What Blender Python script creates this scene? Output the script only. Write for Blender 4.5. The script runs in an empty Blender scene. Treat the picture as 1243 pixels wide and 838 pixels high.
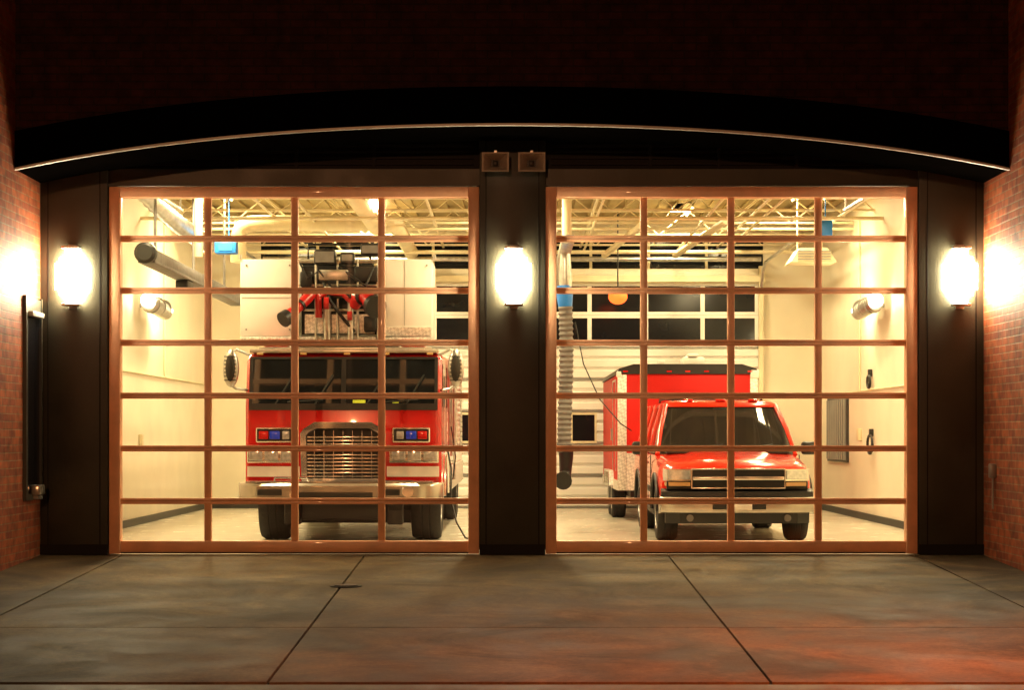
import bpy, bmesh, math, random
from mathutils import Vector, Matrix
random.seed(7)
S=bpy.context.scene
S.view_settings.view_transform='Standard'; S.view_settings.look='None'; S.view_settings.exposure=0

# ------------------------------------------------------------------ materials
def nmat(name):
    m=bpy.data.materials.new(name); m.use_nodes=True
    nt=m.node_tree; b=nt.nodes['Principled BSDF']; return m,nt,b
def pm(name,col,rough=.5,metal=0,coat=0,var=.12,vs=3.0,bump=0,bs=40,emis=0,ecol=None,rvar=.0,spec=.5):
    m,nt,b=nmat(name)
    b.inputs['Specular IOR Level'].default_value=spec
    b.inputs['Roughness'].default_value=rough; b.inputs['Metallic'].default_value=metal
    b.inputs['Coat Weight'].default_value=coat; b.inputs['Coat Roughness'].default_value=.04
    tc=nt.nodes.new('ShaderNodeTexCoord'); n=nt.nodes.new('ShaderNodeTexNoise')
    n.inputs['Scale'].default_value=vs; n.inputs['Detail'].default_value=6
    nt.links.new(tc.outputs['Object'],n.inputs['Vector'])
    mr=nt.nodes.new('ShaderNodeMapRange'); mr.inputs[1].default_value=.3; mr.inputs[2].default_value=.7
    mr.inputs[3].default_value=1-var; mr.inputs[4].default_value=1+var
    nt.links.new(n.outputs['Fac'],mr.inputs[0])
    mx=nt.nodes.new('ShaderNodeVectorMath'); mx.operation='SCALE'; mx.inputs[0].default_value=col[:3]
    nt.links.new(mr.outputs[0],mx.inputs['Scale']); nt.links.new(mx.outputs[0],b.inputs['Base Color'])
    if rvar:
        m2=nt.nodes.new('ShaderNodeMapRange'); m2.inputs[1].default_value=.3; m2.inputs[2].default_value=.7
        m2.inputs[3].default_value=max(0.02,rough-rvar); m2.inputs[4].default_value=rough+rvar
        nt.links.new(n.outputs['Fac'],m2.inputs[0]); nt.links.new(m2.outputs[0],b.inputs['Roughness'])
    if bump:
        n2=nt.nodes.new('ShaderNodeTexNoise'); n2.inputs['Scale'].default_value=bs; n2.inputs['Detail'].default_value=4
        nt.links.new(tc.outputs['Object'],n2.inputs['Vector'])
        bp=nt.nodes.new('ShaderNodeBump'); bp.inputs['Strength'].default_value=bump; bp.inputs['Distance'].default_value=.01
        nt.links.new(n2.outputs['Fac'],bp.inputs['Height']); nt.links.new(bp.outputs[0],b.inputs['Normal'])
    if emis:
        b.inputs['Emission Color'].default_value=(*(ecol or col)[:3],1); b.inputs['Emission Strength'].default_value=emis
    return m
def brickmat(name,axis,c1,c2,mort,spec=.5):
    m,nt,b=nmat(name); b.inputs['Specular IOR Level'].default_value=spec
    g=nt.nodes.new('ShaderNodeNewGeometry'); s=nt.nodes.new('ShaderNodeSeparateXYZ'); c=nt.nodes.new('ShaderNodeCombineXYZ')
    nt.links.new(g.outputs['Position'],s.inputs[0])
    nt.links.new(s.outputs[axis],c.inputs[0]); nt.links.new(s.outputs['Z'],c.inputs[1])
    br=nt.nodes.new('ShaderNodeTexBrick'); br.inputs['Scale'].default_value=1
    br.inputs['Brick Width'].default_value=.27; br.inputs['Row Height'].default_value=.085
    br.inputs['Mortar Size'].default_value=.007; br.inputs['Mortar Smooth'].default_value=.2; br.inputs['Bias'].default_value=-.1
    br.inputs['Color1'].default_value=(*c1,1); br.inputs['Color2'].default_value=(*c2,1); br.inputs['Mortar'].default_value=(*mort,1)
    nt.links.new(c.outputs[0],br.inputs['Vector'])
    n=nt.nodes.new('ShaderNodeTexNoise'); n.inputs['Scale'].default_value=7; n.inputs['Detail'].default_value=6
    nt.links.new(g.outputs['Position'],n.inputs['Vector'])
    mr=nt.nodes.new('ShaderNodeMapRange'); mr.inputs[1].default_value=.3; mr.inputs[2].default_value=.7; mr.inputs[3].default_value=.5; mr.inputs[4].default_value=1.3
    nt.links.new(n.outputs['Fac'],mr.inputs[0])
    v=nt.nodes.new('ShaderNodeVectorMath'); v.operation='SCALE'
    nt.links.new(br.outputs['Color'],v.inputs[0]); nt.links.new(mr.outputs[0],v.inputs['Scale']); nt.links.new(v.outputs[0],b.inputs['Base Color'])
    b.inputs['Roughness'].default_value=.6
    ma=nt.nodes.new('ShaderNodeMath'); ma.operation='MULTIPLY_ADD'; ma.inputs[1].default_value=-1; 
    nt.links.new(br.outputs['Fac'],ma.inputs[0]); 
    ma2=nt.nodes.new('ShaderNodeMath'); ma2.operation='MULTIPLY'; ma2.inputs[1].default_value=.3
    nt.links.new(n.outputs['Fac'],ma2.inputs[0]); nt.links.new(ma2.outputs[0],ma.inputs[2])
    bp=nt.nodes.new('ShaderNodeBump'); bp.inputs['Strength'].default_value=.8; bp.inputs['Distance'].default_value=.006
    nt.links.new(ma.outputs[0],bp.inputs['Height']); nt.links.new(bp.outputs[0],b.inputs['Normal'])
    return m
def concrete(name,c1,c2,rough,sc=1.0,stain=(.05,.035,.02),sa=.6,fl=.62,spec=.5):
    m,nt,b=nmat(name)
    b.inputs['Specular IOR Level'].default_value=spec
    g=nt.nodes.new('ShaderNodeNewGeometry')
    def noise(s,d=8,rg=.6,dist=0):
        n=nt.nodes.new('ShaderNodeTexNoise'); n.inputs['Scale'].default_value=s; n.inputs['Detail'].default_value=d
        n.inputs['Roughness'].default_value=rg; n.inputs['Distortion'].default_value=dist
        nt.links.new(g.outputs['Position'],n.inputs['Vector']); return n
    def ramp(n,a,b_,ca,cb):
        r=nt.nodes.new('ShaderNodeValToRGB'); r.color_ramp.elements[0].position=a; r.color_ramp.elements[1].position=b_
        r.color_ramp.elements[0].color=ca; r.color_ramp.elements[1].color=cb; nt.links.new(n.outputs['Fac'],r.inputs[0]); return r
    a=ramp(noise(1.1*sc),.35,.65,(*c1,1),(*c2,1))
    st=ramp(noise(.55*sc,9,.7,.8),.42,.60,(0,0,0,1),(1,1,1,1))
    mx=nt.nodes.new('ShaderNodeMix'); mx.data_type='RGBA'; mx.inputs[7].default_value=(*stain,1)
    sm=nt.nodes.new('ShaderNodeMath'); sm.operation='MULTIPLY'; sm.inputs[1].default_value=sa
    nt.links.new(st.outputs[0],sm.inputs[0]); nt.links.new(sm.outputs[0],mx.inputs[0]); nt.links.new(a.outputs[0],mx.inputs[6])
    fine=ramp(noise(22,8,.8),.3,.7,(fl,fl,fl,1),(1.15,1.15,1.15,1))
    mu=nt.nodes.new('ShaderNodeMix'); mu.data_type='RGBA'; mu.blend_type='MULTIPLY'; mu.inputs[0].default_value=1
    nt.links.new(mx.outputs[2],mu.inputs[6]); nt.links.new(fine.outputs[0],mu.inputs[7]); nt.links.new(mu.outputs[2],b.inputs['Base Color'])
    rr=nt.nodes.new('ShaderNodeMapRange'); rr.inputs[3].default_value=rough*.6; rr.inputs[4].default_value=rough*1.4
    nt.links.new(noise(2.2).outputs['Fac'],rr.inputs[0]); nt.links.new(rr.outputs[0],b.inputs['Roughness'])
    bp=nt.nodes.new('ShaderNodeBump'); bp.inputs['Strength'].default_value=.5 if fl<.8 else .05; bp.inputs['Distance'].default_value=.004
    nt.links.new(noise(60,5).outputs['Fac'],bp.inputs['Height']); nt.links.new(bp.outputs[0],b.inputs['Normal'])
    return m
def diamond(name,col):
    m,nt,b=nmat(name)
    g=nt.nodes.new('ShaderNodeTexCoord'); mp=nt.nodes.new('ShaderNodeMapping'); mp.inputs['Rotation'].default_value=(math.radians(45),math.radians(45),math.radians(45))
    nt.links.new(g.outputs['Object'],mp.inputs[0])
    ch=nt.nodes.new('ShaderNodeTexChecker'); ch.inputs['Scale'].default_value=26
    ch.inputs['Color1'].default_value=(*col,1); ch.inputs['Color2'].default_value=(*[c*.72 for c in col],1)
    nt.links.new(mp.outputs[0],ch.inputs['Vector']); nt.links.new(ch.outputs['Color'],b.inputs['Base Color'])
    b.inputs['Metallic'].default_value=.5; b.inputs['Roughness'].default_value=.45
    bp=nt.nodes.new('ShaderNodeBump'); bp.inputs['Strength'].default_value=.15; bp.inputs['Distance'].default_value=.003
    nt.links.new(ch.outputs['Fac'],bp.inputs['Height']); nt.links.new(bp.outputs[0],b.inputs['Normal'])
    return m
def glassmat(name,fac=.05,tint=(.98,.98,.96)):
    m=bpy.data.materials.new(name); m.use_nodes=True; nt=m.node_tree; nt.nodes.clear()
    o=nt.nodes.new('ShaderNodeOutputMaterial'); mx=nt.nodes.new('ShaderNodeMixShader'); t=nt.nodes.new('ShaderNodeBsdfTransparent'); g=nt.nodes.new('ShaderNodeBsdfGlossy')
    t.inputs[0].default_value=(*tint,1); g.inputs['Roughness'].default_value=.02; mx.inputs[0].default_value=fac
    nt.links.new(t.outputs[0],mx.inputs[1]); nt.links.new(g.outputs[0],mx.inputs[2]); nt.links.new(mx.outputs[0],o.inputs[0]); return m
def emat(name,col,st):
    m,nt,b=nmat(name); b.inputs['Base Color'].default_value=(*col,1); b.inputs['Emission Color'].default_value=(*col,1); b.inputs['Emission Strength'].default_value=st; return m

M={}
M['frame']=pm('door_frame_paint',(.92,.50,.29),.45,0,.1,.10,5)
M['dark']=pm('dark_bronze_cladding',(.040,.039,.027),.45,0,0,.3,1.5,.15,30,rvar=.08)
M['darker']=pm('dark_panel',(.010,.009,.008),.6,spec=.2)
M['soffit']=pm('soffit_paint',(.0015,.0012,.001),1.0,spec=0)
M['edge']=pm('metal_edge',(.50,.49,.46),.45,.2)
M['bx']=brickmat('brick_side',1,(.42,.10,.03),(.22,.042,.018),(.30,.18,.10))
M['by']=brickmat('brick_front_shaded',0,(.036,.008,.006),(.024,.0055,.004),(.018,.009,.006),.08)  # same brick as the sides, with the night shade put into its colour
M['cream']=pm('cream_wall_paint',(.82,.76,.60),.55,0,0,.05,1.5,.12,60)
M['creamd']=pm('cream_steel_paint',(.78,.69,.46),.45,0,0,.1,4)
M['deck']=pm('deck_paint',(.42,.32,.14),.6,0,0,.15,2)
M['white']=pm('white_panel',(.86,.85,.80),.4,0,0,.04,3)
M['base']=pm('dark_baseboard',(.03,.028,.025),.5)
M['red']=pm('red_paint',(.56,.010,.009),.22,0,.7,.06,2)
M['redt']=pm('trailer_red',(.58,.012,.008),.5,0,0,.06,2,spec=.2)
M['red2']=pm('orange_red_paint',(.70,.024,.008),.22,0,.7,.05,2)
M['chrome']=pm('chrome',(.92,.91,.88),.16,.92,0,.06,8)
M['alu']=pm('brushed_aluminium',(.6,.6,.58),.35,1,0,.2,12)
M['hose']=pm('grey_hose',(.19,.18,.17),.6,.1,0,.2,8)
M['black']=pm('black_plastic',(.012,.012,.012),.45)
M['rubber']=pm('tyre_rubber',(.02,.019,.018),.75,0,0,.3,20,.3,90)
M['glass']=pm('dark_vehicle_glass',(.012,.013,.014),.05,0,.3,.2,3)
M['night']=pm('night_window',(.006,.007,.010),.12,spec=.3)
M['pane']=glassmat('door_glass')
M['lens']=pm('headlight_lens',(.75,.78,.8),.08,.6,1,.2,30)
M['blue']=pm('blue_lens',(.02,.05,.45),.1,0,1,.2,10,emis=.10,ecol=(.02,.08,1))
M['redl']=pm('red_lens',(.6,.01,.01),.1,0,1,.2,10,emis=.03,ecol=(1,.02,.01))
M['amber']=pm('amber_lens',(.60,.34,.14),.12,0,1)
M['dia']=diamond('diamond_plate',(.84,.82,.76))
M['tan']=pm('bumper_metal',(.55,.50,.43),.22,.6,.3,.1,6)
M['cowl']=pm('horn_metal',(.50,.46,.40),.5,0,0,.15,10)
M['stripe']=pm('reflective_stripe',(.85,.8,.75),.4)
M['vest']=pm('hi_vis_yellow',(.6,.75,.05),.6)
M['bluebox']=pm('blue_plastic',(.02,.22,.75),.35)
M['redbox']=pm('nozzle_red',(.48,.012,.012),.3,0,.5)
M['floor']=concrete('polished_floor',(.55,.52,.43),(.62,.59,.50),.25,1,(.45,.42,.34),.5,.93)
M['apron']=concrete('apron_concrete',(.10,.066,.028),(.25,.175,.085),.70,1.0,(.035,.023,.010),.80,.55,.24)
M['asphalt']=concrete('asphalt',(.04,.038,.036),(.065,.06,.055),.7,1,(.03,.03,.03))
M['gutter']=concrete('gutter_concrete',(.07,.05,.035),(.14,.10,.07),.6)
M['joint']=pm('joint_filler',(.006,.005,.004),.9,spec=.05)
M['sconce']=emat('sconce_glass',(1,.84,.54),115)
M['tube']=emat('lamp_end',(1,.90,.68),25)
M['orange']=emat('orange_globe_glow',(1,.11,.015),3.0)  # glow of the added pendant globe, not a known lamp
M['sodium']=emat('sodium_glass',(1,.4,.12),8)
M['concw']=pm('grey_metal',(.3,.3,.29),.4,.5)

# ------------------------------------------------------------------ mesh tools
class MB:
    def __init__(s): s.bm=bmesh.new()
    def box(s,x0,x1,y0,y1,z0,z1,bev=0,rot=None,seg=2):
        c=Vector(((x0+x1)/2,(y0+y1)/2,(z0+z1)/2))
        r=bmesh.ops.create_cube(s.bm,size=1)
        vs=r['verts']
        for v in vs: v.co=Vector((v.co.x*(x1-x0),v.co.y*(y1-y0),v.co.z*(z1-z0)))
        if bev:
            es=list({e for v in vs for e in v.link_edges})
            rr=bmesh.ops.bevel(s.bm,geom=es,offset=bev,segments=seg,profile=.5,affect='EDGES')
            vs=list({v for f in rr['faces'] for v in f.verts}|{v for v in vs if v.is_valid})
        for v in vs:
            if rot is not None: v.co=rot@v.co
            v.co+=c
        return s
    def ring(s,pts): return [s.bm.verts.new(p) for p in pts]
    def loft(s,secs,caps=True):
        rs=[s.ring(p) for p in secs]
        for a,b in zip(rs,rs[1:]):
            n=len(a)
            for i in range(n): s.bm.faces.new((a[i],a[(i+1)%n],b[(i+1)%n],b[i]))
        if caps:
            s.bm.faces.new(list(reversed(rs[0]))); s.bm.faces.new(rs[-1])
        return s
    def sweep(s,pts,rad,seg=10,caps=True):
        pts=[Vector(p) for p in pts]
        if not hasattr(rad,'__len__'): rad=[rad]*len(pts)
        t0=(pts[1]-pts[0]).normalized(); n=t0.orthogonal().normalized(); secs=[]
        for i,p in enumerate(pts):
            a=pts[max(i-1,0)]; b=pts[min(i+1,len(pts)-1)]; t=(b-a).normalized()
            n=(n-t*n.dot(t)).normalized(); bi=t.cross(n)
            secs.append([p+(n*math.cos(2*math.pi*k/seg)+bi*math.sin(2*math.pi*k/seg))*rad[i] for k in range(seg)])
        return s.loft(secs,caps)
    def cyl(s,p0,p1,r0,r1=None,seg=16): return s.sweep([p0,p1],[r0,r0 if r1 is None else r1],seg)
    def prism(s,poly,axis,a0,a1):
        def P(u,v,a):
            return {'x':(a,u,v),'y':(u,a,v),'z':(u,v,a)}[axis]
        return s.loft([[P(u,v,a0) for u,v in poly],[P(u,v,a1) for u,v in poly]])
    def sph(s,c,r,seg=16):
        if not hasattr(r,'__len__'): r=(r,r,r)
        q=bmesh.ops.create_uvsphere(s.bm,u_segments=seg,v_segments=seg//2+2,radius=1)
        for v in q['verts']: v.co=Vector((v.co.x*r[0]+c[0],v.co.y*r[1]+c[1],v.co.z*r[2]+c[2]))
        return s
    def lathe_x(s,prof,c,seg=32):
        secs=[]
        for (r,x) in prof:
            secs.append([(c[0]+x,c[1]+r*math.cos(2*math.pi*k/seg),c[2]+r*math.sin(2*math.pi*k/seg)) for k in range(seg)])
        return s.loft(secs)
    def done(s,name,mat,parent=None,ang=35,mats=None):
        bmesh.ops.recalc_face_normals(s.bm,faces=s.bm.faces)
        me=bpy.data.meshes.new(name); s.bm.to_mesh(me); s.bm.free()
        me.polygons.foreach_set('use_smooth',[True]*len(me.polygons)); me.set_sharp_from_angle(angle=math.radians(ang))
        me.materials.append(mat if not isinstance(mat,str) else M[mat])
        o=bpy.data.objects.new(name,me); S.collection.objects.link(o)
        if parent:
            o.parent=parent; o.matrix_parent_inverse=Matrix.Translation(-parent.location)
        return o
def E(name,loc=(0,0,0)):
    e=bpy.data.objects.new(name,None); e.location=loc; e.empty_display_size=.3; S.collection.objects.link(e); return e
def cut(obj,cutmb,matname='black'):
    c=cutmb.done('cut_tmp',matname)
    md=obj.modifiers.new('b','BOOLEAN'); md.operation='DIFFERENCE'; md.object=c; md.solver='EXACT'
    try: md.material_mode='TRANSFER'
    except Exception: pass
    bpy.context.view_layer.update()
    dg=bpy.context.evaluated_depsgraph_get(); me=bpy.data.meshes.new_from_object(obj.evaluated_get(dg))
    obj.modifiers.clear(); obj.data=me; bpy.data.objects.remove(c)
    me.polygons.foreach_set('use_smooth',[True]*len(me.polygons)); me.set_sharp_from_angle(angle=math.radians(35))
def wheel(tb,rb,c,r,w,out=1,yaw=0):
    h=w/2
    tb.lathe_x([(r*.58,-h*.9),(r*.8,-h),(r*.94,-h*.95),(r,-h*.7),(r,-h*.3),(r*.985,-h*.28),(r*.985,-h*.2),(r,-h*.18),(r,h*.18),(r*.985,h*.2),(r*.985,h*.28),(r,h*.3),(r,h*.7),(r*.94,h*.95),(r*.8,h),(r*.58,h*.9)],c,40)
    x=out*h
    rb.lathe_x([(r*.6,-x*.5),(r*.6,x*.93),(r*.55,x*.93),(r*.5,x*.5),(r*.22,x*.45),(r*.2,x*.8),(r*.12,x*.88),(.01,x*.88)],c,24)
    for k in range(8):
        a=k*math.pi/4; rb.cyl((c[0]+x*.45,c[1]+r*.34*math.cos(a),c[2]+r*.34*math.sin(a)),(c[0]+x*.62,c[1]+r*.34*math.cos(a),c[2]+r*.34*math.sin(a)),r*.05,seg=6)

# ------------------------------------------------------------------ ground
g=MB(); g.box(-400,400,-400,400,-.60,-.46); g.done('ground','asphalt')
st=MB(); st.box(-60,60,-34,-9.3,-.44,-.385); st.done('street','asphalt')
ln=MB()
for k in range(-8,9): ln.box(k*6-1.5,k*6+1.5,-21.1,-20.95,-.3835,-.381)
ln.done('road_marking','stripe')
AP=E('concrete_apron',(0,-4,0)); sl=.0387
a=MB(); xs=[-14,-8.0,-4.5,-1.70,1.80,4.65,8.1,14]; ysp=[-.06,-6.1,-8.84]
for i in range(len(xs)-1):
    for j in range(2):
        g_=.011
        x0,x1=xs[i]+g_,xs[i+1]-g_; y1,y0=ysp[j]-g_,ysp[j+1]+g_
        a.loft([[(x0,y0,y0*sl),(x1,y0,y0*sl),(x1,y0,y0*sl-.12),(x0,y0,y0*sl-.12)],[(x0,y1,y1*sl),(x1,y1,y1*sl),(x1,y1,y1*sl-.12),(x0,y1,y1*sl-.12)]])
a.done('slabs','apron',AP)
a=MB(); a.loft([[(-14,-8.86,-8.86*sl-.03),(14,-8.86,-8.86*sl-.03),(14,-8.86,-.5),(-14,-8.86,-.5)],[(-14,-.02,-.03),(14,-.02,-.03),(14,-.02,-.5),(-14,-.02,-.5)]]); a.done('joint_bed','joint',AP)
a=MB(); a.box(-60,60,-9.29,-8.87,-.5,-.352,.012); a.done('gutter','gutter')
a=MB(); a.cyl((-1.65,-3.16,-3.16*sl-.02),(-1.65,-3.16,-3.16*sl+.006),.16,seg=32)
a.cyl((-1.65,-3.16,-3.16*sl),(-1.65,-3.16,-3.16*sl+.014),.12,seg=32); a.done('drain_cover','black')

# ------------------------------------------------------------------ fire station
FS=E('fire_station',(0,6,0))
def z_arch(x): return 4.79-.40*(abs(x)/5.45)**2-.09*(abs(x)/5.45)**4
b=MB(); b.box(-5.95,5.95,-.055,14.2,-.3,0); b.done('floor_slab','floor',FS)
b=MB()
b.box(-5.45,-4.675,-.12,.3,0,5.6,.006); b.box(4.70,5.45,-.12,.3,0,5.6,.006)
b.box(-.375,.385,-.12,.3,0,5.6,.006)
b.box(-4.674,-.376,-.07,.25,4.275,4.47); b.box(.386,4.699,-.07,.25,4.275,4.47)
b.done('facade_pillars','dark',FS)
b=MB()
for x in (-5.36,-4.76,-.30,.31,4.80,5.36): b.box(x-.006,x+.006,-.126,-.1,.0,5.5)
b.box(-5.45,-4.675,-.135,-.1,0,.12); b.box(-.375,.385,-.135,-.1,0,.12); b.box(4.7,5.45,-.135,-.1,0,.12)
b.done('facade_reveals','darker',FS)
b=MB(); b.box(-4.67,-.38,-.02,.22,4.472,5.6); b.box(.39,4.695,-.02,.22,4.472,5.6)
for k in range(7):
    for (p,q) in ((-4.6,-.45),(.46,4.62)): b.box(p,q,-.05,-.015,4.52+k*.07,4.55+k*.07,rot=None)
for x in (-3.2,-2.5,-1.6,1.6,2.4,3.3): b.box(x-.02,x+.02,-.06,-.01,4.47,5.3)
b.done('upper_louvres','darker',FS)
N=48; xa=[-5.45+10.9*i/N for i in range(N+1)]
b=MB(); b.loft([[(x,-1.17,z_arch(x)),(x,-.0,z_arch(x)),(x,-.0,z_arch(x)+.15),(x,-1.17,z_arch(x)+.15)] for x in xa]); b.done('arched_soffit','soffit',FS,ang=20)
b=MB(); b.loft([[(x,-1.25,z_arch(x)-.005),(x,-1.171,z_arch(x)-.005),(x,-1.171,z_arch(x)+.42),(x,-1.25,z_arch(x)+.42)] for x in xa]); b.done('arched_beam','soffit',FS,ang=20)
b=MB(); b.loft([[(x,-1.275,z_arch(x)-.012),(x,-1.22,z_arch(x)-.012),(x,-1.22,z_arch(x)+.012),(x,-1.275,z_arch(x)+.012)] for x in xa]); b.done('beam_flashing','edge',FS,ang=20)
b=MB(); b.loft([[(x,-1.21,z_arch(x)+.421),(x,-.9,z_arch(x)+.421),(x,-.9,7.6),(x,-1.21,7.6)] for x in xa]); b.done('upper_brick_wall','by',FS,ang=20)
b=MB()
for sx in (-1,1):
    lo,hi=sorted((sx*5.45,sx*6.6)); b.box(lo,hi,-2.5,.3,-.3,7.6)
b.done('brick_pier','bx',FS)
b=MB()
for sx in (-1,1):
    lo,hi=sorted((sx*5.46,sx*6.6)); b.box(lo,hi,-2.505,-2.49,-.3,7.59)
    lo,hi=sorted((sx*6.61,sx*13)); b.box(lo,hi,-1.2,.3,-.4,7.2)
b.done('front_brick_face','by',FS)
b=MB(); b.box(-13.1,13.1,-1.3,14.6,7.2,7.35); b.box(-6.7,6.7,-2.6,.4,7.6,7.75); b.done('parapet_cap','edge',FS)
b=MB(); b.box(-13,-12.7,.3,14.5,-.4,7.19); b.box(12.7,13,.3,14.5,-.4,7.19); b.box(-12.7,-5.0,14.25,14.5,-.4,7.19);b.box(5.0,12.7,14.25,14.5,-.4,7.19); b.done('outer_brick_walls','bx',FS)
b=MB()
b.box(-5.95,-5.8,.3,14,-.1,5.6); b.box(5.8,5.95,.3,14,-.1,5.6)
b.box(-5.95,-4.78,14,14.2,-.1,5.6); b.box(4.78,5.95,14,14.2,-.1,5.6); b.box(-.33,.33,14,14.2,-.1,5.6)
b.box(-4.78,-.33,14.0,14.2,4.27,4.56); b.box(.33,4.78,14.0,14.2,4.27,4.56); b.box(-4.78,-.33,14.0,14.2,5.1,5.6); b.box(.33,4.78,14.0,14.2,5.1,5.6)
b.box(-5.8,-5.46,.301,.4,0,5.6); b.box(5.46,5.8,.301,.4,0,5.6); b.box(-5.45,5.45,.31,.38,4.5,5.6)
b.box(-5.45,-4.7,.31,.38,0,4.49); b.box(4.72,5.45,.31,.38,0,4.49); b.box(-.37,.37,.31,.38,0,4.49)
b.done('interior_walls','cream',FS)
b=MB(); b.box(-4.78,-.33,14.08,14.12,4.56,5.1); b.box(.33,4.78,14.08,14.12,4.56,5.1); b.done('clerestory_glass','night',FS)
b=MB()
for x in (-3.7,-2.6,-1.5,1.5,2.6,3.7): b.box(x-.025,x+.025,14.03,14.1,4.56,5.1)
b.done('clerestory_mullions','creamd',FS)
b=MB(); b.box(-5.8,-5.77,.4,14,0,.11); b.box(5.77,5.8,.4,14,0,.11); b.box(-5.77,-4.8,13.97,14,0,.11); b.box(4.8,5.77,13.97,14,0,.11); b.done('baseboard','base',FS)
b=MB()
k=-5.8
while k<5.8:
    b.box(k,k+.15,.3,14.2,5.46,5.50); k+=.3
b.box(-5.95,5.95,.2,14.3,5.50,5.65); b.done('roof_deck','deck',FS)
b=MB()
y=.9
while y<13.9:
    b.box(-5.8,5.8,y-.05,y+.05,5.40,5.455); 
    b.box(-5.8,5.8,y-.045,y-.01,4.98,5.01); b.box(-5.8,5.8,y+.01,y+.045,4.98,5.01)
    n=11
    for i in range(n):
        x0=-5.8+11.6*i/n; x1=-5.8+11.6*(i+.5)/n; x2=-5.8+11.6*(i+1)/n
        b.cyl((x0,y,4.99),(x1,y,5.42),.011,seg=5); b.cyl((x1,y,5.42),(x2,y,4.99),.011,seg=5)
    y+=1.85
for x in (-3.9,-1.3,1.3,3.9): b.box(x-.02,x+.02,.4,14,4.955,4.978)
b.done('ceiling_joists','creamd',FS)

def front_door(x0,x1):
    D=E('glazed_garage_door',((x0+x1)/2,0,0))
    b=MB(); b.box(x0,x0+.125,-.10,.06,0.01,4.26,.006); b.box(x1-.125,x1,-.10,.06,0.01,4.26,.006); b.box(x0+.126,x1-.126,-.098,.058,4.14,4.26,.006)
    b.box(x0+.126,x1-.126,-.060,.045,.025,.155,.008)
    gx0,gx1=x0+.126,x1-.126; w=(gx1-gx0)
    for k in (1,2,3):
        xc=gx0+w*k/4; b.box(xc-.040,xc+.040,-.05,.02,.156,4.139,.004)
    for zc in (3.665,3.062,2.456,1.842,1.228,.617):
        b.box(gx0,gx1,-.056,.026,zc-.035,zc-.002,.003); b.box(gx0,gx1,-.056,.026,zc+.002,zc+.035,.003)
    b.done('frame','frame',D)
    b=MB(); b.box(gx0,gx1,-.04,.04,.008,.024); 
    for zc in (3.665,3.062,2.456,1.842,1.228,.617): b.box(gx0,gx1,-.048,.018,zc-.003,zc+.003)
    b.done('seals','black',D)
    b=MB(); vs=[b.bm.verts.new(p) for p in ((gx0,.012,.15),(gx1,.012,.15),(gx1,.012,4.14),(gx0,.012,4.14))]; b.bm.faces.new(vs); b.done('glass','pane',D)
    b=MB()
    for xx in (x0+.02,x1-.02):
        b.sweep([(xx,.14,.05),(xx,.14,3.9),(xx,.2,4.2),(xx,.4,4.42),(xx,.75,4.5),(xx,4.6,4.55)],.028,6)
        b.cyl((xx,2.4,4.5),(xx,2.4,5.3),.015,seg=6); b.cyl((xx,4.5,4.55),(xx,4.5,5.3),.015,seg=6)
    b.cyl((x0,.32,4.62),(x1,.32,4.62),.02,seg=8); b.done('track','alu',D)
front_door(-4.66,-.38); front_door(.39,4.69)
def rear_door(x0,x1,wx):
    D=E('sectional_garage_door',((x0+x1)/2,14,0)); Y=14.05
    b=MB(); w=x1-x0
    for r in range(5):
        z0=.02+r*.61
        for k in range(3):
            za=z0+k*.2033
            prof=[(Y,za),(Y-.045,za+.035),(Y-.045,za+.150),(Y,za+.175)]
            b.loft([[(x0,p,q) for p,q in prof],[(x1,p,q) for p,q in prof]])
    b.box(x0,x1,Y+.001,Y+.05,.02,3.07)
    for r in (5,6):
        z0=.02+r*.61; b.box(x0,x1,Y-.03,Y+.03,z0,z0+.06); b.box(x0,x1,Y-.03,Y+.03,z0+.55,z0+.605)
        for k in range(5):
            xc=x0+w*k/4; xc=min(max(xc,x0+.04),x1-.04); b.box(xc-.04,xc+.04,Y-.028,Y+.03,z0+.06,z0+.55)
    b.done('panels','white',D)
    b=MB()
    for r in range(6): b.box(x0,x1,Y-.05,Y-.02,.008+r*.61,.030+r*.61)
    b.done('panel_seals','concw',D)
    b=MB(); b.box(x0,x1,Y,Y+.02,3.08,4.27); b.box(wx,wx+.42,Y-.05,Y-.03,1.28,1.78); b.done('windows','night',D)
    b=MB(); b.box(wx-.04,wx,Y-.06,Y-.025,1.24,1.82); b.box(wx+.42,wx+.46,Y-.06,Y-.025,1.24,1.82); b.box(wx,wx+.42,Y-.06,Y-.025,1.24,1.28); b.box(wx,wx+.42,Y-.06,Y-.025,1.78,1.82)
    for xx in (x0-.02,x1+.02): b.box(xx-.04,xx+.04,13.86,13.98,0,4.6)
    b.box(x0-.1,x1+.1,13.85,13.93,4.30,4.42)
    b.done('trim','creamd',D)
    b=MB()
    for xx in (x0-.02,x1+.02):
        b.sweep([(xx,13.8,4.2),(xx,13.6,4.5),(xx,13.2,4.62),(xx,9.5,4.65)],.03,6)
    b.cyl((x0,13.75,4.72),(x1,13.75,4.72),.05,seg=10)
    b.done('track','alu',D)
rear_door(-4.7,-.4,-1.25); rear_door(.4,4.7,1.15)

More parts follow.
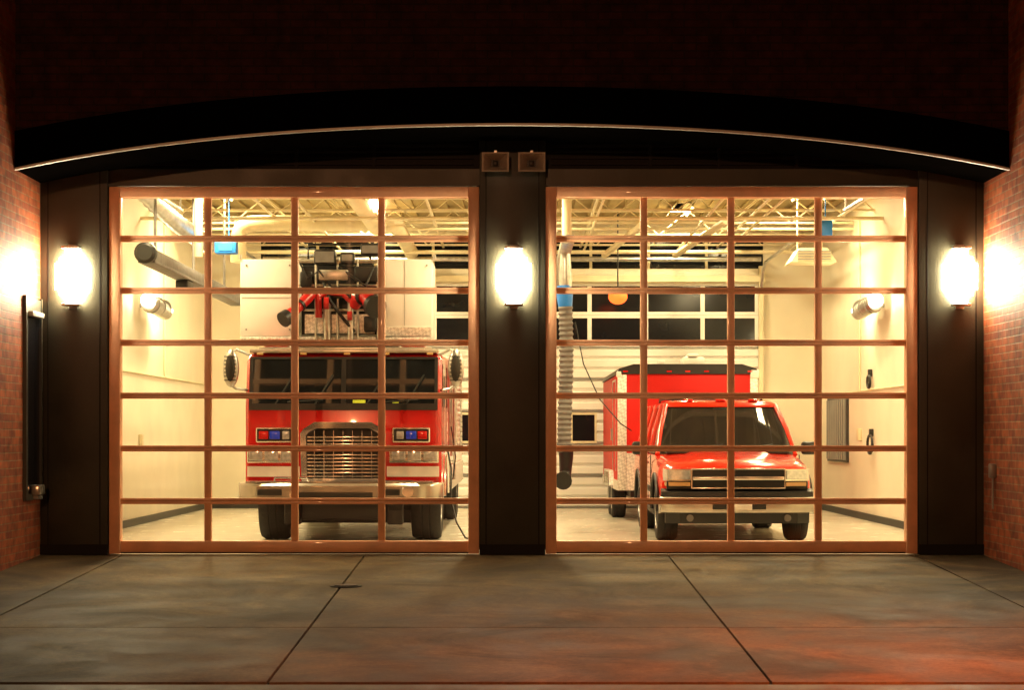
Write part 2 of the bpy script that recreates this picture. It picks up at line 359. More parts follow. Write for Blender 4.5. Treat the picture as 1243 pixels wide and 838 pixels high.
# ------------------------------------------------------------------ sconces
def sconce(x):
    s=E('wall_sconce',(x,-.2,3.2)); Z=3.215
    b=MB(); b.box(x-.05,x+.05,-.145,-.12,Z-.37,Z+.37,.005)
    for z in (-.345,.315): b.box(x-.105,x+.105,-.27,-.146,Z+z,Z+z+.03,.005)
    b.done('bracket','alu',s)
    b=MB()
    def half(r,z0,z1,d):
        pts=[(x+r*math.cos(a),-.148-d*math.sin(a)) for a in [math.pi*k/10 for k in range(11)]]
        b.prism(pts,'z',z0,z1)
    half(.085,Z-.313,Z+.313,.11); half(.15,Z-.22,Z+.22,.13); half(.20,Z-.15,Z+.15,.135)  # wider steps put the lamp's glare into the glass shape
    b.done('diffuser_with_glare','sconce',s)
for x in (-5.07,.02,5.17): sconce(x)

def horn(x):
    s=E('horn_speaker',(x,-.2,4.5)); z=4.51; y=-.36
    b=MB(); 
    def sq(w,h,yy): return [(x-w,yy,z-h),(x+w,yy,z-h),(x+w,yy,z+h),(x-w,yy,z+h)]
    b.loft([sq(.155,.11,y),sq(.135,.095,y),sq(.05,.04,y+.13),sq(.05,.04,y+.18),sq(.06,.05,y+.175),sq(.155,.11,y+.01)],caps=False)
    b.done('horn_bell','cowl',s)
    b=MB(); b.box(x-.05,x+.05,y+.135,y+.15,z-.04,z+.04); b.box(x-.03,x+.03,y+.1,y+.14,z-.03,z+.03,.01); b.done('horn_throat','black',s)
    b=MB(); b.box(x-.04,x+.04,-.14,-.12,z-.06,z+.06); b.box(x-.015,x+.015,-.2,-.1,z-.02,z+.16); b.done('mount','alu',s)
horn(-.19); horn(.225)

w=E('side_window',(-5.45,-.5,1.8))
b=MB(); b.box(-5.45,-5.435,-.83,-.22,.72,2.72); b.done('glass','night',w)
b=MB(); b.box(-5.45,-5.41,-.90,-.83,.65,2.95); b.box(-5.45,-5.41,-.22,-.16,.65,2.95); b.box(-5.45,-5.415,-.829,-.221,2.72,2.93);b.box(-5.45,-5.415,-.829,-.221,.65,.72); b.done('frame','dark',w)
b=MB(); b.box(-5.452,-5.36,-.80,-.28,2.72,2.78,.01); b.done('head_trim','edge',w)
b=MB(); b.box(-5.45,-5.33,-.62,-.36,.70,.82,.02); b.box(-5.45,-5.36,-.58,-.40,.66,.70); b.done('key_box','tan')
b=MB(); b.box(5.38,5.45,-.70,-.60,.90,1.06,.01); b.cyl((5.42,-.65,.55),(5.42,-.65,.9),.012,seg=8); b.done('electrical_box','concw')

# ------------------------------------------------------------------ interior fixtures
LC=(1,.79,.43)
def ceil_light(x,y,z,P):
    f=E('ceiling_light',(x,y,z))
    b=MB(); b.prism([(x-.20,z),(x-.12,z+.09),(x+.12,z+.09),(x+.20,z),(x+.19,z),(x+.115,z+.08),(x-.115,z+.08),(x-.19,z)],'y',y-.7,y+.7)
    b.done('housing','creamd',f)
    b=MB(); b.cyl((x-.1,y,z+.09),(x-.1,y,5.42),.006,seg=5); b.cyl((x+.1,y,z+.09),(x+.1,y,5.42),.006,seg=5); b.done('hanger','alu',f)
    L=bpy.data.lights.new('tube_light','AREA'); L.shape='RECTANGLE'; L.size=.3; L.size_y=1.3; L.energy=P; L.color=LC
    o=bpy.data.objects.new('tube_light',L); o.location=(x,y,z+.03); S.collection.objects.link(o); o.parent=f; o.matrix_parent_inverse=Matrix.Translation(-f.location)
for x in (-4.4,-.0,4.4):
    for y in (1.5,5.2): ceil_light(x,y,4.88 if y<5 else 4.85,155 if y<5 else 190)
for x in (-4.5,0,4.5): ceil_light(x,9.0,5.30,195)
for x in (-2.6,3.0): ceil_light(x,11.9,5.38,195)
def wall_lamp(sx):
    x=sx*5.55; f=E('wall_canister_lamp',(x,7,3.4))
    b=MB(); b.sweep([(x,6.9,3.42),(x,6.95,3.42),(x,8.3,3.36),(x,8.4,3.36)],[.12,.135,.125,.10],20)
    b.done('canister','alu',f)
    b=MB(); 
    for yy in (7.1,7.6,8.1): b.cyl((x,yy,3.405),(x,yy+.04,3.403),.142,seg=20)
    b.box(min(x,sx*5.8),max(x,sx*5.8),7.5,7.56,3.38,3.44); b.done('bracket','concw',f)
    b=MB(); b.sph((x,6.87,3.45),(.11,.07,.11)); b.done('lamp','tube',f)
    L=bpy.data.lights.new('lamp_point','POINT'); L.energy=45; L.color=LC; L.shadow_soft_size=.08
    o=bpy.data.objects.new('lamp_point',L); o.location=(sx*5.45,8.75,3.45); S.collection.objects.link(o); o.parent=f; o.matrix_parent_inverse=Matrix.Translation(-f.location)
wall_lamp(-1); wall_lamp(1)

D=E('ventilation_duct',(-3.3,8.8,4.8))
b=MB(); 
arc=[(-4.45,8.8,4.2),(-4.45,8.8,4.62),(-4.40,8.8,4.76),(-4.26,8.8,4.83),(-4.1,8.8,4.84),(-2.2,8.8,4.84),(-2.0,8.9,4.84),(-1.9,9.1,4.84),(-1.9,13.8,4.84)]
b.sweep(arc,.13,16); 
for x in (-3.9,-3.1,-2.4): b.cyl((x,8.8,4.84),(x+.04,8.8,4.84),.14,seg=16)
b.cyl((-2.55,6.2,5.2),(-2.2,8.7,4.75),.12,seg=16)
b.sweep([(.78,5.0,5.4),(.78,5.0,4.15)],.07,12)
b.sweep([(-4.5,5.2,5.4),(-4.5,5.2,3.95)],.06,12)
b.done('duct','creamd',D)
D=E('ceiling_pipe',(0,7,4.7)); b=MB()
for (z,y,r,x0,x1) in ((4.78,7.6,.03,-5.8,5.8),(4.9,10.2,.025,-5.8,5.8),(4.72,12.4,.035,-5.8,5.8)):
    b.cyl((x0,y,z),(x1,y,z),r,seg=8)
for x in (-3.2,1.35,3.1,4.0,5.2): b.cyl((x,1,4.86),(x,13.9,4.86),.022,seg=8)
for x in (3.5,2.2): b.cyl((x,9,4.9),(x-.5,12.8,4.7),.06,seg=10)
b.done('pipe','creamd',D)
def rib(p0,p1,r,n,sag=0):
    p0=Vector(p0);p1=Vector(p1); pts=[];rad=[]
    for i in range(n*2+1):
        t=i/(n*2); p=p0.lerp(p1,t); p.z-=sag*math.sin(math.pi*t); pts.append(p); rad.append(r*(1 if i%2 else .86))
    return pts,rad
D=E('flexible_duct',(-4.8,5,4.5)); b=MB(); b.sweep(*rib((-5.3,4.5,4.95),(-4.55,6.6,4.25),.14,16,.08),14); b.done('flex_sleeve','alu',D)
D=E('exhaust_rail',(-4.72,6,3.7)); b=MB(); b.box(-4.80,-4.62,2.4,10.5,3.64,3.80,.01)
b.box(-4.82,-4.60,2.4,10.5,3.61,3.645,.004)
for y in (3,6,9): b.cyl((-4.71,y,3.8),(-4.71,y,5.3),.02,seg=8)
b.done('rail','hose',D)
b=MB(); b.sweep([(-4.71,2.26,3.73),(-4.71,2.30,3.73),(-4.71,2.42,3.73)],[.10,.14,.14],20); b.box(-4.80,-4.62,5.0,5.5,3.45,3.60,.02); b.done('rail_motor','black',D)
D=E('exhaust_hose',(.76,5,2.5))
b=MB(); b.box(.68,.84,3.6,12,3.98,4.10,.01); b.sweep([(.76,5,4.0),(.76,5,3.62),(.76,5,3.5)],[.07,.10,.085],16); b.done('rail','alu',D)
b=MB(); b.sweep([(.74,5,3.52),(.75,5,3.4),(.76,5,3.22)],[.10,.12,.10],16); b.done('swivel','bluebox',D)
b=MB(); pts=[];rad=[]
for i in range(57):
    t=i/56; pts.append((.76+.015*math.sin(t*5),5+.03*math.sin(t*4),3.24-2.1*t)); rad.append(.108 if i%2 else .090)
b.sweep(pts,rad,20); b.done('corrugated_hose','hose',D,ang=20)
b=MB(); b.sweep([(.77,4.98,1.20),(.77,4.98,1.05),(.76,4.95,.85),(.74,4.86,.76),(.72,4.75,.74)],[.11,.10,.085,.10,.13],16)
b.done('nozzle','black',D)
b=MB(); b.sweep([(.9,5,3.0),(1.02,5,2.4),(1.25,5,1.9),(1.55,5.0,1.55),(1.72,5.3,1.45)],.009,6); b.done('pull_cord','black',D)
b=MB(); b.sweep([(-.86,3.0,1.25),(-.80,2.9,.95),(-.80,2.8,.55),(-.72,2.6,.25),(-.60,2.4,.06),(-.42,2.2,.02)],.012,6); b.sweep([(-.80,2.9,1.5),(-.74,2.9,1.1),(-.78,2.9,.8)],.008,6); b.done('charging_cord','black')

b=MB(); b.box(-4.40,-4.08,6,6.25,4.08,4.27,.02); b.box(-4.34,-4.14,5.985,6,4.12,4.23); b.cyl((-4.2,6.1,4.27),(-4.2,6.1,5.4),.01,seg=6); b.done('blue_control_box','bluebox')
b=MB(); b.box(4.90,5.08,8,8.25,4.55,4.80,.02); b.cyl((4.98,8.1,4.80),(4.98,8.1,5.4),.01,seg=6); b.done('blue_control_box','bluebox')
D=E('unit_heater',(4.9,9.2,4.3)); b=MB(); b.prism([(4.55,4.22),(4.7,4.45),(5.15,4.45),(5.3,4.22)],'y',8.9,9.6)
for x in (4.7,5.1): b.cyl((x,9.2,4.44),(x,9.2,5.4),.012,seg=6)
b.done('hood','creamd',D)
b=MB(); 
for z in (4.255,4.30,4.345,4.39): b.box(4.66,5.2,8.885,8.90,z,z+.015)
b.done('louvres','concw',D)
D=E('added_pendant_globe',(1.9,12,3.9)); b=MB(); b.sph((1.9,12,3.88),(.17,.17,.14),20); b.done('globe','orange',D)  # added pendant; its glow stands in for a stray orange light spot
b=MB(); b.cyl((1.9,12,4.0),(1.9,12,4.06),.12,seg=16); b.cyl((1.9,12,4.06),(1.9,12,5.4),.012,seg=6); b.done('stem','black',D)
D=E('wall_louvre',(5.78,11.6,1.5)); b=MB(); b.box(5.76,5.8,10.6,12.6,.92,2.06); b.done('frame','base',D)
b=MB()
for k in range(9): b.box(5.735,5.765,10.68+k*.22,10.80+k*.22,.96,2.02)
b.done('slats','concw',D)
def coil(x,y,z,r,h):
    b=MB(); pts=[]
    for i in range(61):
        a=i/60*2*math.pi*3; pts.append((x-.02*(i%3)/3-.03,y+r*math.cos(a),z+h*math.sin(a)))
    b.sweep(pts,.018,6); b.box(x-.05,x+.02,y-.03,y+.03,z+h-.02,z+h+.1,.01)
    b.done('coiled_air_hose','black')
coil(5.78,8.4,1.24,.20,.15); coil(5.78,8.5,2.25,.12,.10)
D=E('wall_conduit',(-5.78,7,2.4)); b=MB(); b.cyl((-5.78,.5,2.35),(-5.78,13.9,2.35),.015,seg=6); b.cyl((5.78,.5,2.12),(5.78,13.9,2.12),.015,seg=6)
for y in (9.5,5): b.cyl((5.78,y,2.12),(5.78,y,5),.015,seg=6); b.cyl((-5.78,y,2.35),(-5.78,y,5),.015,seg=6)
b.box(5.74,5.8,9.4,9.6,1.3,1.5,.01); b.box(-5.8,-5.74,7.4,7.56,1.2,1.4,.01); b.done('conduit','creamd',D)
b=MB(); b.box(-4.72,-4.60,13.78,13.85,1.7,1.9,.01); b.box(-4.70,-4.62,13.77,13.78,1.73,1.87); b.done('fire_alarm_box','redbox')

# ------------------------------------------------------------------ FIRE TRUCK
T=E('fire_truck',(-2.13,6,0)); cx=-2.13; F=1.9
cab=MB()
secs=[]
for (x,ins) in ((-1.24,.07),(-1.20,.02),(-1.12,0),(1.12,0),(1.20,.02),(1.24,.07)):
    secs.append([(cx+x,F+ins,.66),(cx+x,F+ins,1.74),(cx+x,F+.14+ins,2.36-ins*.5),(cx+x,F+.26+ins,2.44-ins),(cx+x,5.1,2.50-ins),(cx+x,5.1,.66)])
cab.loft(secs); cabo=cab.done('cab_shell','red',T)
c=MB(); 
for s in (-1,1): c.cyl((cx+s*.72,3.25,.54),(cx+s*1.4,3.25,.54),.66,seg=32)
cut(cabo,c)
b=MB(); b.box(cx-1.0,cx+1.0,2.1,11.3,.55,.85); b.box(cx-.55,cx+.55,2.0,2.6,.30,.62,.04); b.cyl((cx-1,3.25,.5),(cx+1,3.25,.5),.12); b.box(cx-.2,cx+.2,2.9,3.5,.32,.7,.05)
b.box(cx-.75,cx-.55,1.95,2.2,.25,.6,.02); b.box(cx+.55,cx+.75,1.95,2.2,.25,.6,.02); b.box(cx-.9,cx+.9,9.0,9.1,.2,.6)
b.box(cx-.8,cx+.8,4.0,4.1,.18,.6)
b.done('chassis','black',T)
b=MB()
def quadbox(b,x0,x1,za,zb,ya,yb,th=.02):
    b.loft([[(x0,ya,za),(x0,yb,zb),(x0,yb+th,zb),(x0,ya+th,za)],[(x1,ya,za),(x1,yb,zb),(x1,yb+th,zb),(x1,ya+th,za)]])
def wy(z): return F-.008+(z-1.74)*.14/.62
quadbox(b,cx-1.15,cx-.03,1.78,2.35,wy(1.78),wy(2.35)); quadbox(b,cx+.03,cx+1.15,1.78,2.35,wy(1.78),wy(2.35))
for s in (-1,1):
    x=cx+s*1.243; b.box(x-.004,x+.004,2.3,3.0,1.75,2.3); b.box(x-.004,x+.004,3.7,4.7,1.75,2.3)
b.done('windows','glass',T)
b=MB(); quadbox(b,cx-1.19,cx+1.19,1.70,1.785,wy(1.74)-.005,wy(1.785)-.005); quadbox(b,cx-.03,cx+.03,1.785,2.36,wy(1.785)-.006,wy(2.36)-.006)
quadbox(b,cx-1.19,cx-1.15,1.785,2.36,wy(1.785)-.005,wy(2.36)-.005);quadbox(b,cx+1.15,cx+1.19,1.785,2.36,wy(1.785)-.005,wy(2.36)-.005);quadbox(b,cx-1.19,cx+1.19,2.35,2.38,wy(2.35)-.007,wy(2.38)-.007)
for x in (-.85,-.35,.3,.8): b.cyl((cx+x,F-.04,1.78),(cx+x+.22,F+.02,2.15),.011,seg=6)
for x in (-.7,.5): b.cyl((cx+x,F-.045,1.80),(cx+x+.45,F-.03,1.83),.01,seg=6)
b.done('wipers_and_gasket','black',T)
b=MB(); quadbox(b,cx+.12,cx+.28,1.79,1.83,wy(1.79)-.003,wy(1.83)-.003,.01); quadbox(b,cx+.62,cx+.70,1.79,1.82,wy(1.79)-.003,wy(1.82)-.003,.01); b.done('dash_vest','vest',T)
b=MB(); b.box(cx-1.2,cx+1.2,F+.12,F+.3,2.43,2.475,.012); b.box(cx-1.1,cx+1.1,F+.25,F+.62,2.475,2.51,.01); b.done('roof_visor','tan',T)
b=MB(); 
for x in (-1.05,.70): b.box(cx+x,cx+x+.33,F+.28,F+.55,2.512,2.60,.03)
b.done('lightbar_red','redl',T)
b=MB(); b.box(cx-.70,cx+.68,F+.3,F+.55,2.512,2.59,.02); b.done('lightbar_base','black',T)
b=MB()
for x in (-1.1,-.55,0,.5,1.05): b.cyl((cx+x,F+.09,2.415),(cx+x+.08,F+.09,2.415),.014,seg=8)
b.done('marker_lights','amber',T)
b=MB(); gp=[(-.52,.79),(.52,.79),(.54,1.40),(.50,1.46),(.36,1.55),(-.36,1.55),(-.50,1.46),(-.54,1.40)]; gi=[(-.45,.84),(.45,.84),(.465,1.38),(.43,1.42),(.33,1.47),(-.33,1.47),(-.43,1.42),(-.465,1.38)]
r=[[(cx+u,F+.0,v) for u,v in gp],[(cx+u,F-.06,v) for u,v in gp],[(cx+u,F-.06,v) for u,v in gi],[(cx+u,F-.0,v) for u,v in gi]]
b.loft(r,caps=False)
for k in range(12):
    z=.865+k*.045
    if abs(z-1.2)>.03: b.box(cx-.45,cx+.45,F-.035,F-.01,z-.009,z+.009,.003)
for x in (-.36,-.24,-.12,0,.12,.24,.36): b.box(cx+x-.005,cx+x+.005,F-.03,F-.012,.84,1.44)
b.box(cx-.54,cx+.54,F-.075,F-.03,1.175,1.245,.012)
for s in (-1,1):
    x0,x1=sorted((cx+s*.62,cx+s*1.10)); b.box(x0,x1,F-.035,F,1.29,1.48,.02)
    x0,x1=sorted((cx+s*.58,cx+s*1.21)); b.box(x0,x1,F-.045,F+.02,1.03,1.25,.02)
b.done('grille','chrome',T)
b=MB(); b.prism([(cx+u,v) for u,v in gi],'y',F-.006,F-.002)
for s in (-1,1):
    x0,x1=sorted((cx+s*.64,cx+s*1.08)); b.box(x0,x1,F-.038,F-.034,1.31,1.46)
b.done('grille_recess','black',T)
b=MB()
for s in (-1,1):
    for k in range(3):
        xc=cx+s*(.70+.20*k); b.box(xc-.085,xc+.085,F-.058,F-.044,1.065,1.215,.012)
for s in (-1,1):
    xc=cx+s*.72; b.box(xc-.045,xc+.045,F-.055,F-.036,1.335,1.435,.01)
b.done('headlights','lens',T)
b=MB()
for s in (-1,1):
    xc=cx+s*.86; b.box(xc-.065,xc+.065,F-.055,F-.036,1.335,1.435,.01)
b.done('blue_lights','blue',T)
b=MB()
for s in (-1,1):
    xc=cx+s*1.0; b.box(xc-.06,xc+.06,F-.055,F-.036,1.335,1.435,.01)
b.done('red_lights','redl',T)
b=MB()
for s in (-1,1):
    x0,x1=sorted((cx+s*.55,cx+s*1.21)); b.box(x0,x1,F-.008,F+.01,.86,.99)
    x=cx+s*1.244; b.box(x-.004,x+.004,4.1,11.2,.98,1.16)
b.done('reflective_stripe','stripe',T)
b=MB(); b.loft([[(cx+x,y,z) for (y,z) in ((1.28+dy,.57),(1.28+dy,.60),(1.27+dy,.76),(1.30+dy,.79),(1.95,.79),(1.95,.57))] for x,dy in ((-1.27,.28),(-1.22,.18),(-.95,0),(.95,0),(1.22,.18),(1.27,.28))])
b.done('bumper','tan',T)
b=MB(); b.box(cx-.50,cx+.42,1.262,1.29,.61,.68,.005); b.box(cx-1.0,cx-.7,1.262,1.30,.64,.72,.01); b.box(cx+.55,cx+.75,1.262,1.30,.64,.72,.01)
b.box(cx-.1,cx+.9,1.35,1.8,.79,.815,.01)
b.done('bumper_pockets','base',T)
b=MB(); b.cyl((cx+.85,1.24,.69),(cx+.85,1.30,.69),.07,.03,seg=20); b.cyl((cx-.55,1.2,.66),(cx-.55,1.3,.66),.05,seg=16); b.box(cx-1.15,cx+1.15,1.30,1.9,.795,.812)
b.sweep([(cx-.8,1.4,.8),(cx-.8,1.36,.86),(cx-.4,1.33,.86),(cx-.38,1.4,.8)],.015,6)
b.box(cx-.9,cx+.9,1.262,1.275,.745,.758)
b.done('siren_and_deck','chrome',T)
tb=MB(); rb=MB()
for s in (-1,1):
    wheel(tb,rb,(cx+s*1.0,3.25,.53),.53,.40,s)
    wheel(tb,rb,(cx+s*.98,9.3,.53),.53,.5,s)
tb.done('tyres','rubber',T); rb.done('rims','alu',T)
b=MB()
for s in (-1,1):
    pts=[(cx+s*1.25,3.25+.69*math.cos(a),.54+.69*math.sin(a)) for a in [math.radians(q) for q in range(5,176,10)]]
    b.sweep(pts,.03,8)
b.done('wheel_arch_trim','chrome',T)
b=MB()
for s in (-1,1):
    x=cx+s*1.42; b.sph((x,F+.02,2.23),(.105,.075,.24),20)
    b.sweep([(cx+s*1.2,F+.15,2.4),(cx+s*1.35,F+.02,2.47),(x,F+.02,2.42)],.018,8); b.sweep([(cx+s*1.2,F+.12,1.95),(cx+s*1.35,F+.02,1.97),(x,F+.02,2.02)],.018,8)
b.done('mirrors','alu',T)
b=MB()
for s in (-1,1):
    x=cx+s*1.42; 
    for k in range(7): b.box(x-.075,x+.075,F-.062,F-.045,2.07+k*.05,2.082+k*.05)
    b.sph((x,F-.045,2.23),(.06,.032,.17),16)
b.done('mirror_grilles','base',T)
b=MB(); b.box(cx-1.24,cx+1.24,5.2,11.6,.62,2.45,.03); b.done('rear_body','red',T)
b=MB()
for s in (-1,1):
    for (y0,y1) in ((5.3,6.5),(6.6,8.4),(10.1,11.4)):
        x=cx+s*1.243
        for k in range(14):
            z0=1.2+k*.085; b.box(x-.01,x+.01,y0,y1,z0,z0+.075,.004)
    for k in range(8):
        b.box(cx+s*1.27-.015,cx+s*1.27+.015,5.25+.0,5.29,.8+k*.2,.83+k*.2)
    b.cyl((cx+s*1.3,5.2,.75),(cx+s*1.3,5.2,2.5),.018,seg=8); b.cyl((cx+s*1.3,4.0,1.1),(cx+s*1.3,4.0,2.2),.018,seg=8); b.cyl((cx+s*1.3,3.1,1.25),(cx+s*1.3,3.1,2.2),.018,seg=8)
b.done('roller_shutters','alu',T)
b=MB(); b.box(cx-1.26,cx+1.26,5.15,11.6,.60,.95,.01); b.box(cx-1.25,cx+1.25,5.15,11.6,2.45,2.52,.01); b.done('tread_plate','dia',T)
b=MB()
for x in (-.45,.45):
    b.box(cx+x-.04,cx+x+.04,3.6,11.2,2.75,2.85); b.box(cx+x-.03,cx+x+.03,3.6,11.2,3.3,3.36)
    for k in range(13): 
        y=3.7+k*.58; b.cyl((cx+x,y,2.8),(cx+x,y+.29,3.33),.02,seg=6); b.cyl((cx+x,y+.29,3.33),(cx+x,y+.58,2.8),.02,seg=6)
for k in range(24): b.cyl((cx-.45,3.7+k*.31,2.8),(cx+.45,3.7+k*.31,2.8),.015,seg=6)
b.box(cx-.5,cx+.5,9.5,11,2.5,2.78,.03); b.done('aerial_ladder','alu',T)
B0=2.45
b=MB(); b.box(cx-1.38,cx-.66,B0,3.45,2.66,3.66,.02); b.box(cx+.42,cx+1.10,B0,3.45,2.66,3.66,.02)
b.box(cx-.659,cx+.419,3.3,3.44,2.7,3.3)
b.done('platform_panels','white',T)
b=MB(); b.box(cx-1.38,cx+1.10,B0-.01,3.46,2.61,2.655,.01)
b.box(cx+.42,cx+1.09,B0-.015,B0-.002,2.665,2.78); b.box(cx-.55,cx+.35,B0+.05,B0+.08,2.70,2.95)
b.done('platform_floor','dia',T)
b=MB()
b.box(cx-1.36,cx-.68,B0-.006,B0-.001,3.16,3.165); b.box(cx+.74,cx+.745,B0-.006,B0-.001,2.8,3.64)
for x,z in ((-1.3,3.58),(-1.3,2.75),(-.74,3.58),(-.74,2.75),(.48,3.58),(1.03,3.58)): b.box(cx+x-.01,cx+x+.01,B0-.012,B0-.001,z-.01,z+.01)
b.done('panel_seams','concw',T)
b=MB()
for x in (-.64,-.40,-.12,.14,.40):
    b.cyl((cx+x,B0-.02,2.62),(cx+x,B0-.02,3.66),.016,seg=8)
for z in (3.0,3.32,3.62): b.cyl((cx-.64,B0-.02,z),(cx+.40,B0-.02,z),.016,seg=8)
b.cyl((cx-.25,B0-.05,2.62),(cx-.25,B0-.05,3.3),.05,seg=12); b.cyl((cx+.05,B0-.05,2.62),(cx+.05,B0-.05,3.1),.04,seg=12)
b.box(cx-.36,cx+.02,B0-.09,B0-.03,3.38,3.52,.02)
for x in (-1.38,1.13): b.cyl((cx+x,B0,3.66),(cx+x,B0,3.72),.02,seg=8)
b.done('platform_railings','alu',T)
b=MB(); b.box(cx-.62,cx+.40,B0+.3,B0+.34,2.7,3.6)
b.sweep([(cx-.5,B0,3.66),(cx-.5,B0,3.85),(cx+.3,B0,3.85),(cx+.3,B0,3.66)],.016,8)
b.box(cx-.42,cx-.14,B0-.1,B0+.1,3.58,3.78,.03); b.box(cx-.08,cx+.10,B0-.1,B0+.1,3.60,3.74,.02); b.box(cx+.18,cx+.44,B0-.08,B0+.12,3.70,3.86,.03)
b.box(cx-.2,cx+.2,B0-.08,B0,3.15,3.3,.02); b.box(cx-.6,cx-.45,B0-.06,B0+.05,3.3,3.5,.02); b.box(cx+.22,cx+.38,B0-.06,B0+.05,2.72,2.92,.02); b.box(cx+.1,cx+.4,B0-.06,B0+.05,3.36,3.56,.02)
b.sweep([(cx-.3,B0-.04,3.35),(cx-.2,B0-.12,3.1),(cx-.05,B0-.12,2.9),(cx+.1,B0-.04,2.72)],.022,8)
b.sweep([(cx+.35,B0-.04,3.55),(cx+.25,B0-.12,3.3),(cx+.12,B0-.12,3.4),(cx-.1,B0-.04,3.55)],.018,8)
b.sweep([(cx-.6,B0-.04,3.6),(cx-.5,B0-.1,3.4),(cx-.35,B0-.1,3.5),(cx-.2,B0-.04,3.3)],.014,8)
b.done('platform_equipment','black',T)
b=MB(); b.box(cx-.40,cx-.16,B0-.108,B0-.101,3.61,3.75); b.box(cx+.20,cx+.42,B0-.088,B0-.081,3.73,3.83); b.box(cx-.06,cx+.08,B0-.108,B0-.101,3.63,3.71); b.done('floodlight_lenses','hose',T)
b=MB()
b.sweep([(cx-.40,B0-.05,3.25),(cx-.50,B0-.15,3.14),(cx-.62,B0-.25,3.00),(cx-.72,B0-.33,2.90)],[.05,.075,.06,.09],14)
b.sweep([(cx+.10,B0-.05,3.05),(cx+.16,B0-.14,3.16),(cx+.28,B0-.24,3.14),(cx+.36,B0-.36,3.04)],[.07,.11,.09,.13],14)
b.sweep([(cx-.36,B0-.06,2.9),(cx-.36,B0-.08,3.15),(cx-.40,B0-.05,3.25)],.045,12)
b.sweep([(cx-.36,B0-.08,3.15),(cx-.25,B0-.10,3.22),(cx-.05,B0-.10,3.20),(cx+.10,B0-.05,3.05)],.03,12)
b.cyl((cx-.28,B0-.14,3.08),(cx-.22,B0-.14,3.08),.08,seg=18)
b.cyl((cx+.02,B0-.14,2.92),(cx+.08,B0-.14,2.92),.06,seg=18)
b.done('water_monitors','redbox',T)
b=MB()
b.cyl((cx-.72,B0-.33,2.90),(cx-.78,B0-.39,2.85),.10,.105,seg=16); b.cyl((cx+.36,B0-.36,3.04),(cx+.41,B0-.44,3.01),.14,.145,seg=18)
b.cyl((cx+.22,B0-.2,3.16),(cx+.24,B0-.23,3.16),.115,seg=16); b.cyl((cx-.57,B0-.2,3.06),(cx-.59,B0-.22,3.04),.085,seg=16)
b.done('nozzle_tips','black',T)

# ------------------------------------------------------------------ SUV
V=E('suv',(2.88,4.5,0)); vx=2.88; vy=2.0
def section(y,w,zb,zt,crown,bow):
    half=[(0,zb),(w*.80,zb),(w*.95,zb+.05),(w*.995,zb+.2),(w,zb+(zt-zb)*.55),(w*.985,zt-.12),(w*.95,zt-.045),(w*.87,zt),(w*.74,zt+crown*.35),(w*.58,zt+crown*.45),(w*.50,zt+crown*.95),(0,zt+crown)]
    pts=[(x,z) for x,z in half]+[(-x,z) for x,z in reversed(half[1:-1])]
    return [(vx+x,vy+y+bow*(abs(x)/w)**3,z) for x,z in pts]
b=MB(); 
b.loft([section(.16,.90,.50,.92,.025,.15),section(.20,.93,.47,.955,.035,.14),section(.35,.965,.43,.995,.05,.07),section(.8,1.0,.40,1.05,.06,0),section(1.3,1.005,.38,1.11,.06,0),section(1.55,1.005,.38,1.15,.03,0),section(3.5,1.005,.38,1.17,.0,0),section(5.2,1.0,.38,1.17,.0,0),section(5.5,.97,.42,1.14,.0,0)])
body=b.done('body','red2',V,ang=40)
c=MB()
for s in (-1,1):
    for y in (.98,4.28): c.cyl((vx+s*.62,vy+y,.40),(vx+s*1.2,vy+y,.40),.46,seg=32)
cut(body,c)
b=MB()
for s in (-1,1):
    for y in (.98,4.28):
        b.sweep([(vx+s*1.0,vy+y+.475*math.cos(math.radians(q)),.40+.475*math.sin(math.radians(q))) for q in range(0,181,10)],.025,8)
b.box(vx-1.02,vx-.99,vy+1.5,vy+3.8,.62,.70,.01); b.box(vx+.99,vx+1.02,vy+1.5,vy+3.8,.62,.70,.01)
b.box(vx-.98,vx+.98,vy+1.5,vy+3.78,.33,.40,.02)
b.done('wheel_arch_and_sill','black',V)
def gh(z,y0,y1,w): return [(vx-w,vy+y0+.12,z),(vx-w*.85,vy+y0+.03,z),(vx-w*.5,vy+y0,z),(vx+w*.5,vy+y0,z),(vx+w*.85,vy+y0+.03,z),(vx+w,vy+y0+.12,z),(vx+w,vy+y1,z),(vx-w,vy+y1,z)]
b=MB(); b.loft([gh(1.13,1.33,5.4,.925),gh(1.47,1.68,5.3,.85),gh(1.80,2.08,5.2,.745)]); b.done('cabin_glass','glass',V,ang=30)
b=MB(); b.loft([gh(1.775,2.03,5.25,.765),gh(1.82,2.06,5.25,.76),gh(1.86,2.22,5.18,.69),gh(1.88,2.5,5.0,.5)])
for s in (-1,1):
    b.sweep([(vx+s*.925,vy+1.45,1.12),(vx+s*.855,vy+1.80,1.47),(vx+s*.755,vy+2.17,1.80)],.035,8)
    for y,yy in ((2.75,2.80),(3.75,3.75),(4.7,4.65),(5.35,5.2)):
        b.sweep([(vx+s*.925,vy+y,1.14),(vx+s*.745,vy+yy,1.82)],.045,8)
b.done('roof_and_pillars','red2',V,ang=50)
b=MB(); b.box(vx-.82,vx+.82,vy+1.27,vy+1.38,1.135,1.172,.01)
b.sweep([(vx-.6,vy+1.31,1.18),(vx-.05,vy+1.42,1.26)],.01,6); b.sweep([(vx+.1,vy+1.31,1.18),(vx+.62,vy+1.42,1.26)],.01,6)
